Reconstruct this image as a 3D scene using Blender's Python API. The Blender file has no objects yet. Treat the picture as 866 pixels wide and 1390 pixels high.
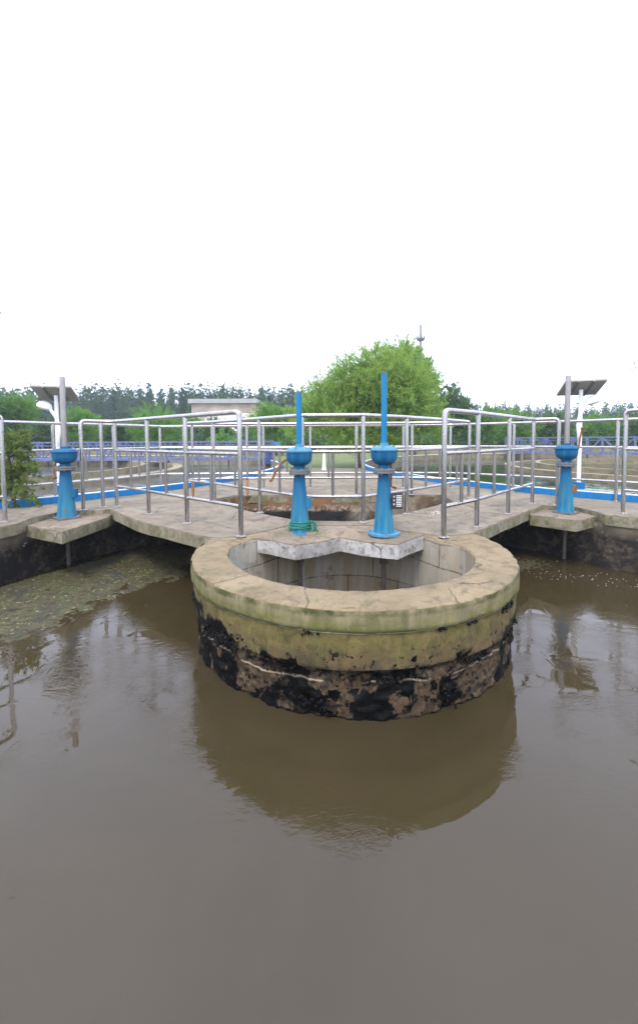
import bpy, bmesh, math, random
from mathutils import Vector, Matrix, noise
from mathutils.geometry import tessellate_polygon
random.seed(7)
R = math.radians; PI = math.pi
scn = bpy.context.scene; col = scn.collection

# ------------------------------------------------------------------ materials
class NT:
    def __init__(s, name):
        s.m = bpy.data.materials.new(name); s.m.use_nodes = True
        s.t = s.m.node_tree; s.n = s.t.nodes; s.l = s.t.links
        s.b = s.n['Principled BSDF']; s.out = s.n['Material Output']
        s.tc = s.n.new('ShaderNodeTexCoord')
    def new(s, typ, **kw):
        n = s.n.new(typ)
        for k, v in kw.items(): setattr(n, k, v)
        return n
    def put(s, sock, v):
        if hasattr(v, 'is_output') or hasattr(v, 'node'): s.l.new(v, sock)
        else: sock.default_value = v
    def noise(s, scale, detail=6, rough=.6, dist=0, vec=None):
        n = s.new('ShaderNodeTexNoise'); n.inputs['Scale'].default_value = scale
        n.inputs['Detail'].default_value = detail; n.inputs['Roughness'].default_value = rough
        n.inputs['Distortion'].default_value = dist
        s.l.new(vec or s.tc.outputs['Object'], n.inputs['Vector']); return n.outputs['Fac']
    def voronoi(s, scale, out='Distance', vec=None, feat='F1'):
        n = s.new('ShaderNodeTexVoronoi'); n.feature = feat; n.inputs['Scale'].default_value = scale
        s.l.new(vec or s.tc.outputs['Object'], n.inputs['Vector']); return n.outputs[out]
    def ramp(s, fac, stops, interp='LINEAR'):
        n = s.new('ShaderNodeValToRGB'); n.color_ramp.interpolation = interp
        e = n.color_ramp.elements
        while len(e) < len(stops): e.new(.5)
        for q, (p, c) in zip(e, stops):
            q.position = p
            q.color = (c, c, c, 1) if not hasattr(c, '__len__') else (*c, 1)
        s.l.new(fac, n.inputs['Fac']); return n.outputs['Color']
    def mix(s, f, a, b, mode='MIX'):
        n = s.new('ShaderNodeMix', data_type='RGBA', blend_type=mode)
        for sock, v in ((n.inputs[0], f), (n.inputs[6], a), (n.inputs[7], b)):
            if isinstance(v, (tuple, list)): sock.default_value = (*v, 1) if len(v) == 3 else v
            else: s.put(sock, v)
        return n.outputs[2]
    def math(s, op, a, b=0, clamp=False):
        n = s.new('ShaderNodeMath', operation=op, use_clamp=clamp)
        s.put(n.inputs[0], a); s.put(n.inputs[1], b); return n.outputs[0]
    def mapped(s, scale, src='Object'):
        n = s.new('ShaderNodeMapping'); n.inputs['Scale'].default_value = scale
        s.l.new(s.tc.outputs[src], n.inputs['Vector']); return n.outputs['Vector']
    def z(s, src='Object'):
        n = s.new('ShaderNodeSeparateXYZ'); s.l.new(s.tc.outputs[src], n.inputs[0]); return n.outputs['Z']
    def lin(s, v, a, b):            # clamp((v-a)/(b-a))
        n = s.new('ShaderNodeMapRange'); n.clamp = True
        s.put(n.inputs[0], v); n.inputs[1].default_value = a; n.inputs[2].default_value = b; return n.outputs[0]
    def bump(s, h, strength=.3, dist=.01, prev=None):
        n = s.new('ShaderNodeBump'); n.inputs['Strength'].default_value = strength
        n.inputs['Distance'].default_value = dist; s.l.new(h, n.inputs['Height'])
        if prev: s.l.new(prev, n.inputs['Normal'])
        s.l.new(n.outputs['Normal'], s.b.inputs['Normal']); return n.outputs['Normal']
    def col(s, c): s.put(s.b.inputs['Base Color'], (*c, 1) if isinstance(c, tuple) else c)
    def rough(s, r): s.put(s.b.inputs['Roughness'], r)

M = {}
def simple(name, c, r=.6, metal=0, var=.25, sc=8, bump=.15, bd=.004, spec=None):
    t = NT(name); f = t.noise(sc, 8, .65)
    d = tuple(x*(1-var) for x in c); h = tuple(min(1, x*(1+var)) for x in c)
    t.col(t.ramp(f, [(.3, d), (.7, h)])); t.rough(r); t.b.inputs['Metallic'].default_value = metal
    if spec is not None: t.b.inputs['Specular IOR Level'].default_value = spec
    if bump: t.bump(t.noise(sc*6, 6), bump, bd)
    M[name] = t.m; return t.m

def concrete(name, light, dark, stain, sc=1.0, bumpd=.006, moss=0, edge=None):
    t = NT(name)
    big = t.noise(1.3*sc, 8, .62, .6); mid = t.noise(7*sc, 8, .7, .3); fine = t.noise(60*sc, 6, .7)
    c = t.mix(t.lin(big, .36, .62), dark, light)
    c = t.mix(t.math('MULTIPLY', t.lin(mid, .50, .66), .75), c, stain)
    c = t.mix(t.math('MULTIPLY', t.lin(t.noise(2.2*sc, 10, .75, 2.0), .53, .60), .55), c, stain)
    c = t.mix(t.math('MULTIPLY', t.lin(t.noise(3.1*sc, 10, .75, 1.2), .56, .68), .5), c, tuple(x*1.3 for x in light))
    c = t.mix(t.lin(fine, .3, .75), tuple(x*.86 for x in (1, 1, 1)), (1.08, 1.06, 1.02)) if False else t.mix(t.math('MULTIPLY', t.lin(fine, .35, .75), .35), c, t.mix(1, c, (.55, .53, .5), 'MULTIPLY'))
    sp = t.voronoi(38*sc)
    c = t.mix(t.math('MULTIPLY', t.lin(sp, .16, .06), t.lin(mid, .4, .6)), c, tuple(x*.4 for x in dark))
    wv = t.new('ShaderNodeMix', data_type='VECTOR'); wv.inputs[0].default_value = .12
    nn = t.new('ShaderNodeTexNoise'); nn.inputs['Scale'].default_value = 5; nn.inputs['Detail'].default_value = 6
    t.l.new(t.tc.outputs['Object'], nn.inputs['Vector']); t.l.new(t.tc.outputs['Object'], wv.inputs[4]); t.l.new(nn.outputs['Color'], wv.inputs[5])
    ck = t.math('MULTIPLY', t.lin(t.voronoi(1.25, 'Distance', wv.outputs[1], 'DISTANCE_TO_EDGE'), .007, .002), t.lin(big, .46, .52))
    c = t.mix(t.math('MULTIPLY', ck, .75), c, (.04, .032, .02))
    if moss: c = t.mix(t.math('MULTIPLY', t.lin(t.noise(4*sc, 8, .7), .5, .62), moss), c, (.10, .12, .03))
    t.col(c); t.rough(t.ramp(mid, [(.3, .95), (.8, .7)]))
    n = t.bump(mid, .5, bumpd*2); t.bump(fine, .5, bumpd, n)
    M[name] = t.m; return t

concrete('paving', (.275, .227, .160), (.175, .142, .098), (.08, .066, .046), moss=.15)
concrete('coping', (.275, .208, .118), (.18, .136, .072), (.09, .072, .036), 1.3, moss=.15)
concrete('slab_edge', (.32, .28, .20), (.18, .155, .09), (.07, .062, .032), 1.8, moss=.7)
concrete('platform_concrete', (.28, .22, .155), (.19, .145, .10), (.085, .068, .045), 1.7, moss=.3)
concrete('limed_face', (.52, .50, .46), (.32, .30, .26), (.12, .10, .075), 2.6)
concrete('far_concrete', (.30, .255, .16), (.20, .17, .11), (.13, .10, .06), .5, moss=.3)

# vertical walls of the well: cap face, mossy body, black sludge and bare aggregate near the water
t = NT('well_outer'); z = t.z()
n1 = t.noise(5, 9, .7, .5); n2 = t.noise(16, 8, .7, .8); st = t.noise(1, 8, .65, .4, t.mapped((9, 9, 1.3)))
wz = t.math('ADD', z, t.math('MULTIPLY', t.math('SUBTRACT', n1, .5), .16))
base = t.mix(t.lin(st, .35, .65), (.27, .225, .125), (.12, .105, .05))
moss = t.mix(t.lin(n2, .35, .7), (.16, .165, .022), (.055, .066, .010))
c = t.mix(t.math('MULTIPLY', t.lin(wz, -.035, -.095), t.lin(n1, .36, .58)), base, moss)
body = t.mix(t.lin(n2, .35, .65), (.175, .132, .040), (.068, .060, .016))
body = t.mix(t.math('MULTIPLY', t.lin(wz, -.20, -.33), .9), body, (.12, .078, .038))
wz2 = t.math('ADD', z, t.math('MULTIPLY', t.math('SUBTRACT', t.noise(3.2, 8, .7, .8), .5), .34))
blot = t.math('MULTIPLY', t.lin(t.noise(7, 9, .75, 1.0), .46, .60), t.lin(wz2, -.14, -.30))
body = t.mix(t.math('MULTIPLY', blot, .75), body, (.035, .028, .014))
body = t.mix(t.math('MULTIPLY', t.lin(st, .5, .7), .45), body, (.14, .17, .035))
c = t.mix(t.lin(z, -.124, -.130), c, body)
lip = t.math('MULTIPLY', t.lin(t.math('ABSOLUTE', t.math('ADD', z, .128)), .006, .002), t.lin(n1, .42, .5))
c = t.mix(lip, c, (.5, .42, .28))
vo = t.voronoi(42, 'Color'); vs = t.new('ShaderNodeSeparateXYZ'); t.l.new(vo, vs.inputs[0])
agg = t.mix(t.lin(vs.outputs[0], .2, .9), (.014, .010, .005), (.115, .078, .036))
agg = t.mix(t.lin(t.noise(9, 6, .6), .42, .62), agg, (.085, .05, .022))
agg = t.mix(t.math('MULTIPLY', t.lin(t.noise(30, 6, .7), .5, .62), .7), agg, (.03, .02, .011))
low = t.lin(wz, -.325, -.36)
edge_m = t.math('MULTIPLY', t.lin(t.math('ADD', z, t.math('MULTIPLY', t.math('SUBTRACT', n2, .5), .05)), -.052, -.034), t.lin(n1, .30, .42))
c = t.mix(t.math('MULTIPLY', edge_m, t.lin(t.noise(8, 8, .7), .40, .60)), c, (.055, .062, .010))
c = t.mix(t.math('MULTIPLY', t.math('MULTIPLY', t.lin(z, -.10, -.122), t.lin(z, -.131, -.126)), .8), c, (.035, .045, .012))
c = t.mix(low, c, agg)
sl1 = t.noise(5.0, 7, .62, .5, t.mapped((1.05, 1.05, 1.0)))
gx = t.new('ShaderNodeSeparateXYZ'); t.l.new(t.tc.outputs['Object'], gx.inputs[0])
side = t.math('MULTIPLY', t.lin(t.math('ABSOLUTE', t.math('SUBTRACT', gx.outputs['X'], .30)), .55, 1.05), .085)
slf = t.math('MULTIPLY', t.lin(t.math('ADD', sl1, side), .492, .509), t.lin(t.math('SUBTRACT', wz2, side), -.275, -.30))
top_edge = t.math('MULTIPLY', t.lin(t.math('ABSOLUTE', t.math('ADD', wz, .350)), .028, .010), t.lin(n2, .50, .54))
wet = t.lin(t.math('ADD', z, t.math('MULTIPLY', n2, .05)), -.555, -.572)
slf = t.math('MAXIMUM', t.math('MAXIMUM', slf, top_edge), wet)
sp2 = t.math('MULTIPLY', t.lin(t.noise(26, 4, .6), .60, .63), t.lin(wz, -.17, -.26))
slf = t.math('MAXIMUM', slf, sp2)
c = t.mix(slf, c, (.0025, .0025, .0025))
ridge = t.math('MULTIPLY', t.math('MULTIPLY', t.lin(t.math('ABSOLUTE', t.math('ADD', t.math('ADD', z, .405), t.math('MULTIPLY', t.math('SUBTRACT', t.noise(2, 5, .6), .5), .10))), .007, .003), t.lin(n1, .43, .5)), t.math('SUBTRACT', 1, t.math('MULTIPLY', slf, .6)))
c = t.mix(ridge, c, (.34, .29, .20))
t.col(c)
t.rough(t.math('SUBTRACT', .9, t.math('MULTIPLY', slf, .50))); t.put(t.b.inputs['Specular IOR Level'], t.math('SUBTRACT', .45, t.math('MULTIPLY', slf, .30)))
b1 = t.bump(n2, .5, .012)
b2 = t.bump(t.math('MULTIPLY', vs.outputs[0], low), .9, .012, b1)
t.bump(t.math('MULTIPLY', t.noise(55, 4), slf), .5, .012, b2)
M['well_outer'] = t.m

# inside of the well: limed panels with seams (UV = arc length, height)
t = NT('well_inner')
br = t.new('ShaderNodeTexBrick'); t.l.new(t.tc.outputs['UV'], br.inputs['Vector'])
br.offset = .5; br.inputs['Scale'].default_value = 1; br.inputs['Mortar Size'].default_value = .006
br.inputs['Brick Width'].default_value = .62; br.inputs['Row Height'].default_value = .27
br.inputs['Color1'].default_value = (.33, .29, .21, 1); br.inputs['Color2'].default_value = (.27, .21, .11, 1)
br.inputs['Mortar'].default_value = (.09, .07, .05, 1)
st = t.noise(1, 8, .7, .3, t.mapped((10, 10, 1)))
c = t.mix(t.math('MULTIPLY', t.lin(st, .42, .68), .8), br.outputs['Color'], (.42, .41, .37))
c = t.mix(t.math('MULTIPLY', t.lin(t.noise(7, 8, .7), .56, .7), .8), c, (.12, .095, .05))
t.col(c); t.rough(.85); t.bump(t.noise(30, 6), .4, .006, t.bump(br.outputs['Fac'], -.5, .006))
M['well_inner'] = t.m

# rough eroded basin wall
t = NT('basin_wall'); z = t.z()
vo = t.voronoi(26, 'Color'); vs = t.new('ShaderNodeSeparateXYZ'); t.l.new(vo, vs.inputs[0]); n1 = t.noise(4, 9, .7, .6)
c = t.mix(t.lin(vs.outputs[0], .1, .95), (.012, .009, .006), (.085, .064, .040))
c = t.mix(t.lin(n1, .44, .58), c, (.010, .008, .006))
c = t.mix(t.math('MULTIPLY', t.lin(z, -.27, -.13), .6), c, (.24, .20, .13))
c = t.mix(t.lin(t.noise(11, 6, .7), .66, .7), c, (.35, .32, .28))
t.col(c); t.rough(.8); t.bump(vs.outputs[0], .9, .02, t.bump(n1, .6, .03)); M['basin_wall'] = t.m

t = NT('pit_wall'); z = t.z()
vo = t.voronoi(30, 'Color'); vs = t.new('ShaderNodeSeparateXYZ'); t.l.new(vo, vs.inputs[0]); n1 = t.noise(3, 9, .7, .6)
gx = t.new('ShaderNodeSeparateXYZ'); t.l.new(t.tc.outputs['Object'], gx.inputs[0])
wz = t.math('ADD', z, t.math('MULTIPLY', t.math('SUBTRACT', n1, .5), .12))
c = t.mix(t.lin(vs.outputs[0], .25, .95), (.10, .055, .025), (.40, .31, .22))
c = t.mix(t.lin(wz, -.20, -.13), c, (.20, .105, .04))
c = t.mix(t.lin(wz, -.215, -.26), c, (.014, .014, .013))
c = t.mix(t.math('MULTIPLY', t.lin(gx.outputs['X'], .35, .6), .75), c, t.mix(t.lin(n1, .4, .6), (.10, .075, .045), (.34, .29, .21)))
t.col(c); t.rough(.85); t.bump(vs.outputs[0], .9, .02, t.bump(n1, .6, .03)); M['pit_wall'] = t.m

# waters
def water(name, c, c2, rough, s1, b1, b2=.0, ior=1.333):
    t = NT(name); f = t.noise(.9, 6, .6, .8)
    t.col(t.mix(t.lin(f, .35, .65), c, c2)); t.rough(rough); t.b.inputs['IOR'].default_value = ior
    v = t.mapped((1, 1.5, 1)); a = t.noise(s1, 1.5, .4, .6, v)
    patch = t.lin(t.noise(1.1, 3, .5, 1.0), .34, .62)
    h = t.math('MULTIPLY', a, patch)
    n = t.bump(h, b1, .02)
    if b2:
        v2 = t.mapped((1, 2.0, 1)); p2 = t.lin(t.noise(1.7, 4, .6, 1.5), .42, .58)
        n = t.bump(t.math('MULTIPLY', t.noise(17, 3, .6, 1.6, v2), p2), .11, .010, n)
        t.bump(t.noise(s1*4.5, 3, .6, 1.0, v), b2, .003, n)
    M[name] = t.m; return t
water('muddy_water', (.039, .0295, .0135), (.047, .0355, .0165), .0, 4, .07, .02, 1.46)
water('clear_pond', (.030, .040, .022), (.04, .05, .028), .03, 3, .25)
water('grey_pond', (.11, .11, .10), (.13, .13, .12), .08, 3, .4)

# painted iron
def paint(name, c, faded, rustf=.62, rough=.35):
    t = NT(name); n1 = t.noise(9, 8, .7, .4); st = t.noise(1, 6, .6, .3, t.mapped((22, 22, 3)))
    k = t.mix(t.lin(st, .38, .66), c, faded)
    k = t.mix(t.lin(t.noise(26, 6, .7), rustf+.02, rustf+.07), k, (.10, .045, .02))
    k = t.mix(t.lin(n1, rustf, rustf+.05), k, (.06, .07, .06))
    if name == 'cone_paint':
        zz = t.z(); k2 = t.mix(t.lin(t.math('ADD', zz, t.math('MULTIPLY', st, .2)), .62, .25), (.003, .09, .20), k)
        k = t.mix(t.math('MULTIPLY', t.lin(t.noise(1, 7, .7, .3, t.mapped((30, 30, 4))), .57, .64), t.lin(zz, .5, .05)), k2, (.10, .13, .11))
        k = t.mix(t.math('MULTIPLY', t.lin(t.noise(1, 7, .7, .3, t.mapped((38, 38, 7))), .66, .70), .9), k, (.06, .03, .016))
    t.b.inputs['Specular IOR Level'].default_value = .3
    t.col(k); t.rough(t.ramp(st, [(.3, rough), (.7, rough+.25)])); t.bump(n1, .25, .004); M[name] = t.m
paint('blue_paint', (.003, .08, .185), (.008, .13, .25), .65, .45)
paint('blue_rod', (.004, .155, .32), (.010, .19, .36), .70, .4)
paint('pale_blue_paint', (.05, .20, .32), (.11, .25, .33), .62, .5)
paint('cone_paint', (.006, .135, .25), (.045, .215, .30), .64, .5)
paint('curb_blue', (.006, .15, .38), (.015, .19, .43), .70, .5)
paint('lilac_paint', (.09, .11, .24), (.17, .20, .32), .72, .5)
simple('grey_iron', (.13, .14, .14), .55, 0, .35, 14)
simple('white_paint', (.80, .80, .78), .4, 0, .06, 3, .03)
simple('white_wall', (.62, .59, .54), .8, 0, .12, .6, .05)
simple('brown_band', (.38, .31, .25), .85, 0, .35, .8, .1)
simple('roof_grey', (.34, .33, .32), .8, 0, .15, 2, .1)
simple('window_glass', (.05, .07, .09), .12, 0, .2, 1, 0)
simple('rust', (.21, .085, .03), .85, 0, .45, 20, .4)
simple('rust_post', (.40, .20, .075), .8, 0, .3, 12, .2)
simple('bark', (.075, .055, .04), .9, 0, .35, 12, .6, .02)
simple('rope_green', (.012, .16, .085), .6, 0, .3, 60, .5)
simple('black_plastic', (.012, .012, .012), .35, 0, .2, 9, .05)
simple('sludge', (.003, .003, .003), .4, 0, .3, 20, .6, .01, spec=.2)
simple('panel_back', (.30, .28, .245), .6, 0, .2, 3, .05)
simple('panel_cell', (.02, .03, .07), .15, 0, .2, 3, 0)
simple('yellow_paint', (.62, .45, .05), .5, 0, .2, 8, .1)
simple('plate_dark', (.03, .03, .033), .4, 0, .2, 30, .05)
simple('plate_light', (.55, .55, .53), .5, 0, .2, 30, .05)
simple('blue_roof', (.02, .16, .45), .5, 0, .1, 2, .05)
simple('bird_lime', (.6, .58, .53), .9, 0, .2, 30, .3)

t = NT('stainless'); st = t.noise(1, 5, .6, 0, t.mapped((30, 30, 2)))
t.b.inputs['Metallic'].default_value = 1
k = t.mix(t.lin(st, .35, .7), (.56, .54, .52), (.42, .395, .37))
k = t.mix(t.math('MULTIPLY', t.lin(t.noise(6, 5, .6), .66, .76), .6), k, (.24, .19, .15))
t.col(k); t.rough(t.ramp(t.noise(4, 3, .5), [(.3, .20), (.75, .32)])); M['stainless'] = t.m
simple('stainless_worn', (.36, .33, .305), .34, 1, .15, 5, .04)

# grass, soil
t = NT('grass'); f = t.noise(.35, 8, .7); g = t.noise(9, 8, .75)
k = t.mix(t.lin(f, .35, .65), (.075, .13, .028), (.13, .17, .045)); k = t.mix(t.math('MULTIPLY', t.lin(g, .4, .7), .6), k, (.16, .15, .06))
t.col(k); t.rough(.95); t.bump(g, .8, .05); M['grass'] = t.m
t = NT('scum'); f = t.noise(5, 9, .75, .8); g = t.noise(30, 7, .75, .5); vo = t.voronoi(55, 'Color')
vs = t.new('ShaderNodeSeparateXYZ'); t.l.new(vo, vs.inputs[0])
k = t.mix(t.lin(f, .38, .6), (.060, .047, .027), (.075, .088, .026))
k = t.mix(t.lin(g, .48, .62), k, (.16, .12, .055))
k = t.mix(t.math('MULTIPLY', t.lin(t.noise(12, 8, .75, .6), .52, .60), .8), k, (.028, .024, .014))
k = t.mix(t.math('MULTIPLY', t.lin(t.noise(2.4, 8, .75, .6), .55, .62), .7), k, (.085, .12, .025))
k = t.mix(t.lin(t.noise(3, 8, .7, 1), .54, .6), k, (.055, .05, .04))
k = t.mix(t.math('MULTIPLY', t.lin(vs.outputs[1], .965, .985), .7), k, (.34, .30, .2))
t.col(k); t.rough(.45); t.bump(g, 1, .02, t.bump(f, .7, .04)); M['scum'] = t.m

def leaf(name, a, b, c2=None, sc=.9, yellow=.0):
    t = NT(name); f = t.noise(sc, 4, .6); g = t.noise(sc*7, 4, .7)
    k = t.mix(t.lin(f, .35, .65), a, b)
    k = t.mix(t.lin(g, .40, .68), k, c2 or tuple(x*.6 for x in a))
    t.col(k); t.rough(.6); t.b.inputs['Specular IOR Level'].default_value = .25
    tr = t.new('ShaderNodeBsdfTranslucent'); t.l.new(k, tr.inputs['Color'])
    ms = t.new('ShaderNodeMixShader'); ms.inputs[0].default_value = .5
    t.l.new(t.b.outputs[0], ms.inputs[1]); t.l.new(tr.outputs[0], ms.inputs[2]); t.l.new(ms.outputs[0], t.out.inputs['Surface'])
    M[name] = t.m
leaf('leaf_willow', (.29, .44, .085), (.40, .52, .12), (.17, .31, .075), .9)
leaf('leaf_light', (.17, .35, .06), (.23, .40, .06), (.09, .21, .04), .6)
leaf('leaf_mid', (.085, .18, .05), (.13, .24, .05), (.05, .11, .035), .5)
leaf('leaf_dark', (.09, .19, .075), (.125, .24, .08), (.06, .125, .055), .35)
leaf('leaf_blue', (.075, .17, .08), (.105, .205, .09), (.05, .115, .065), .35)
leaf('leaf_yellow', (.17, .24, .05), (.22, .26, .07), (.10, .17, .04), 3)

# ------------------------------------------------------------------ mesh helpers
class MB:
    def __init__(s): s.v = []; s.f = []; s.mi = []; s.uv = {}
    def add(s, vs, fs, mi=0):
        o = len(s.v); s.v += [tuple(x) for x in vs]
        for f in fs: s.f.append(tuple(i+o for i in f)); s.mi.append(mi)
        return s
    def box(s, c, size, rz=0, mi=0, m=None):
        x, y, z = [q/2 for q in size]
        vs = [Vector((a*x, b*y, d*z)) for a in (-1, 1) for b in (-1, 1) for d in (-1, 1)]
        m = m or Matrix.Rotation(rz, 4, 'Z')
        vs = [m @ v + Vector(c) for v in vs]
        return s.add(vs, [(0, 1, 3, 2), (4, 6, 7, 5), (0, 4, 5, 1), (2, 3, 7, 6), (0, 2, 6, 4), (1, 5, 7, 3)], mi)
    def tube(s, pts, r, seg=12, mi=0, cap=True):
        pts = [Vector(p) for p in pts]; rs = r if hasattr(r, '__len__') else [r]*len(pts)
        n = len(pts); t0 = (pts[1]-pts[0]).normalized()
        up = Vector((0, 0, 1)) if abs(t0.z) < .9 else Vector((1, 0, 0))
        a = t0.cross(up).normalized(); rings = []
        for i, p in enumerate(pts):
            t = (pts[min(i+1, n-1)]-pts[max(i-1, 0)]).normalized()
            a = (a - t*a.dot(t)).normalized(); b = t.cross(a)
            rings.append([p + (a*math.cos(2*PI*k/seg)+b*math.sin(2*PI*k/seg))*rs[i] for k in range(seg)])
        vs = [v for q in rings for v in q]
        fs = [(i*seg+k, i*seg+(k+1) % seg, (i+1)*seg+(k+1) % seg, (i+1)*seg+k) for i in range(n-1) for k in range(seg)]
        if cap: fs += [tuple(reversed(range(seg))), tuple((n-1)*seg+k for k in range(seg))]
        return s.add(vs, fs, mi)
    def lathe(s, prof, seg=32, c=(0, 0, 0), mi=0, sq=None):
        vs = []
        for r, z in prof:
            for k in range(seg):
                a = 2*PI*k/seg; vs.append((c[0]+r*math.cos(a), c[1]+r*math.sin(a), c[2]+z))
        n = len(prof)
        fs = [(i*seg+k, i*seg+(k+1) % seg, (i+1)*seg+(k+1) % seg, (i+1)*seg+k) for i in range(n-1) for k in range(seg)]
        fs += [tuple(reversed(range(seg))), tuple((n-1)*seg+k for k in range(seg))]
        return s.add(vs, fs, mi)
    def build(s, name, mat, parent=None, smooth=None, bevel=0):
        me = bpy.data.meshes.new(name); me.from_pydata(s.v, [], s.f)
        for m in (mat if isinstance(mat, list) else [mat]): me.materials.append(M[m])
        if any(s.mi): me.polygons.foreach_set('material_index', s.mi)
        bm = bmesh.new(); bm.from_mesh(me); bmesh.ops.recalc_face_normals(bm, faces=bm.faces)
        if bevel:
            bmesh.ops.bevel(bm, geom=[e for e in bm.edges if e.is_manifold and e.calc_face_angle(0) > .5], offset=bevel, segments=2, affect='EDGES')
        bm.to_mesh(me); bm.free()
        if smooth is not None:
            me.polygons.foreach_set('use_smooth', [True]*len(me.polygons))
            me.set_sharp_from_angle(angle=R(smooth))
        o = bpy.data.objects.new(name, me); col.objects.link(o)
        if parent: o.parent = parent
        return o
def tag(o, label=None, cat=None, group=None, kind=None):
    for k, v in (('label', label), ('category', cat), ('group', group), ('kind', kind)):
        if v: o[k] = v
    return o
def empty(name, loc=(0, 0, 0), rz=0, **kw):
    o = bpy.data.objects.new(name, None); col.objects.link(o); o.location = loc; o.rotation_euler.z = rz
    return tag(o, **kw)
def copy_tree(o, parent=None):
    c = o.copy(); col.objects.link(c)
    if parent: c.parent = parent
    for ch in [q for q in bpy.data.objects if q.parent == o]: copy_tree(ch, c)
    return c
def fillet(pts, r=.06, n=5):
    pts = [Vector(p) for p in pts]; out = [pts[0]]
    for i in range(1, len(pts)-1):
        a, b, c = pts[i-1], pts[i], pts[i+1]
        u = (a-b); v = (c-b)
        if u.angle(v) > PI-.06: out.append(b); continue
        rr = min(r, u.length*.45, v.length*.45); p = b+u.normalized()*rr; q = b+v.normalized()*rr
        for k in range(n+1):
            t = k/n; out.append(p*(1-t)**2+b*2*t*(1-t)+q*t*t)
    out.append(pts[-1]); return out
def nz(p, s=1, seed=0): return noise.noise(Vector(p)*s+Vector((seed*7.3, seed*3.1, seed*1.7)))
def dense(poly, step, close=True, jit=0, seed=0):
    out = []
    n = len(poly)
    for i in range(n if close else n-1):
        a = Vector(poly[i][:2]); b = Vector(poly[(i+1) % n][:2]); k = max(1, int((b-a).length/step))
        for j in range(k):
            p = a.lerp(b, j/k)
            if jit and j: p += Vector((nz((p.x, p.y, 0), 6, seed), nz((p.x, p.y, 5), 6, seed)))*jit
            out.append(p)
    if not close: out.append(Vector(poly[-1][:2]))
    return out
def slab(name, outer, holes, ztop, zbot, mats, parent=None, zf=None):
    """prism with holes; mats = (top, side); side faces get a crumbled arris"""
    loops = [outer]+holes; mb = MB()
    zt = (lambda p: zf(p)) if zf else (lambda p: ztop)
    flat = [Vector((p.x, p.y, 0)) for l in loops for p in l]
    tri = tessellate_polygon([[Vector((p.x, p.y, 0)) for p in l] for l in loops])
    mb.add([(p.x, p.y, zt(p)) for p in flat], [tuple(t) for t in tri], 0)
    for l in loops:
        n = len(l); vs = []
        for p in l: vs += [(p.x, p.y, zt(p)), (p.x, p.y, zt(p)-(ztop-zbot))]
        mb.add(vs, [(2*i, 2*((i+1) % n), 2*((i+1) % n)+1, 2*i+1) for i in range(n)], 1)
    mb.add([(p.x, p.y, zt(p)-(ztop-zbot)) for p in flat], [tuple(reversed(t)) for t in tri], 1)
    me = bpy.data.meshes.new(name); me.from_pydata(mb.v, [], mb.f)
    for m in mats: me.materials.append(M[m])
    me.polygons.foreach_set('material_index', mb.mi)
    bm = bmesh.new(); bm.from_mesh(me); bmesh.ops.remove_doubles(bm, verts=bm.verts, dist=1e-5)
    bmesh.ops.recalc_face_normals(bm, faces=bm.faces)
    be = [e for e in bm.edges if len(e.link_faces) == 2 and e.calc_face_angle(0) > .9 and e.verts[0].co.z > zt(e.verts[0].co)-.01 and e.verts[1].co.z > zt(e.verts[1].co)-.01]
    bmesh.ops.bevel(bm, geom=be, offset=.007, segments=2, affect='EDGES')
    bm.to_mesh(me); bm.free()
    o = bpy.data.objects.new(name, me); col.objects.link(o)
    if parent: o.parent = parent
    return o
V2 = lambda a: [Vector(p) for p in a]

# ------------------------------------------------------------------ plan
CL, CR, RT = Vector((-10.2, 11.5)), Vector((10.4, 11.7)), 9.0
WC = Vector((.24, 3.12)); RO, RI = 1.20, .935
def arc(c, r, a0, a1, n): return [(c.x+r*math.cos(R(a0+(a1-a0)*i/n)), c.y+r*math.sin(R(a0+(a1-a0)*i/n))) for i in range(n+1)]
inL = [(-3.9, .6), (-3.75, 2.2), (-3.12, 3.80), (-3.07, 3.98), (-3.12, 4.3), (-3.07, 4.67), (-2.90, 4.70), (-2.70, 4.735), (-2.57, 4.83)]
inR = [(2.793, 4.922), (2.86, 4.87), (3.0, 4.845), (3.12, 4.80), (3.15, 4.6), (3.13, 4.30), (3.335, 4.10), (4.1, 2.2), (4.25, .6)]
front = [(-1.893, 4.097), (-1.058, 3.444), (-.86, 3.345), (-.69, 3.42), (-.50, 3.60), (-.30, 3.84), (.49, 3.83), (.68, 3.66), (.90, 3.50), (1.04, 3.38), (1.27, 3.43), (1.346, 3.472), (2.447, 4.591)]
# ------------------------------------------------------------------ walkway (main slab with the pit opening)
RG = RT+.125
outerR = [(6.2, .6), (6.1, 2.6)] + arc(CR, RG, 237, 180, 22)
outerL = arc(CL, RG, 0, -57, 22) + [(-5.9, 2.6), (-6.0, .6)]
poly = dense(inL, .12, False, .012, 1)[:-1] + [Vector(inL[-1])] + dense([inL[-1]]+front+[inR[0]], .12, False, .012, 2)[1:] + dense(inR, .12, False, .012, 3)[1:] + V2(outerR) + V2(outerL)
pit = [(-.20, 4.06), (.44, 4.03), (1.02, 4.50), (1.80, 5.28), (1.86, 5.92), (-1.28, 5.97), (-1.5, 5.55), (-.93, 4.72)]
pitl = dense(pit, .12, True, .02, 5)
wk = slab('walkway', poly, [pitl], 0, -.115, ('paving', 'slab_edge')); tag(wk, kind='structure')

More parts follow.
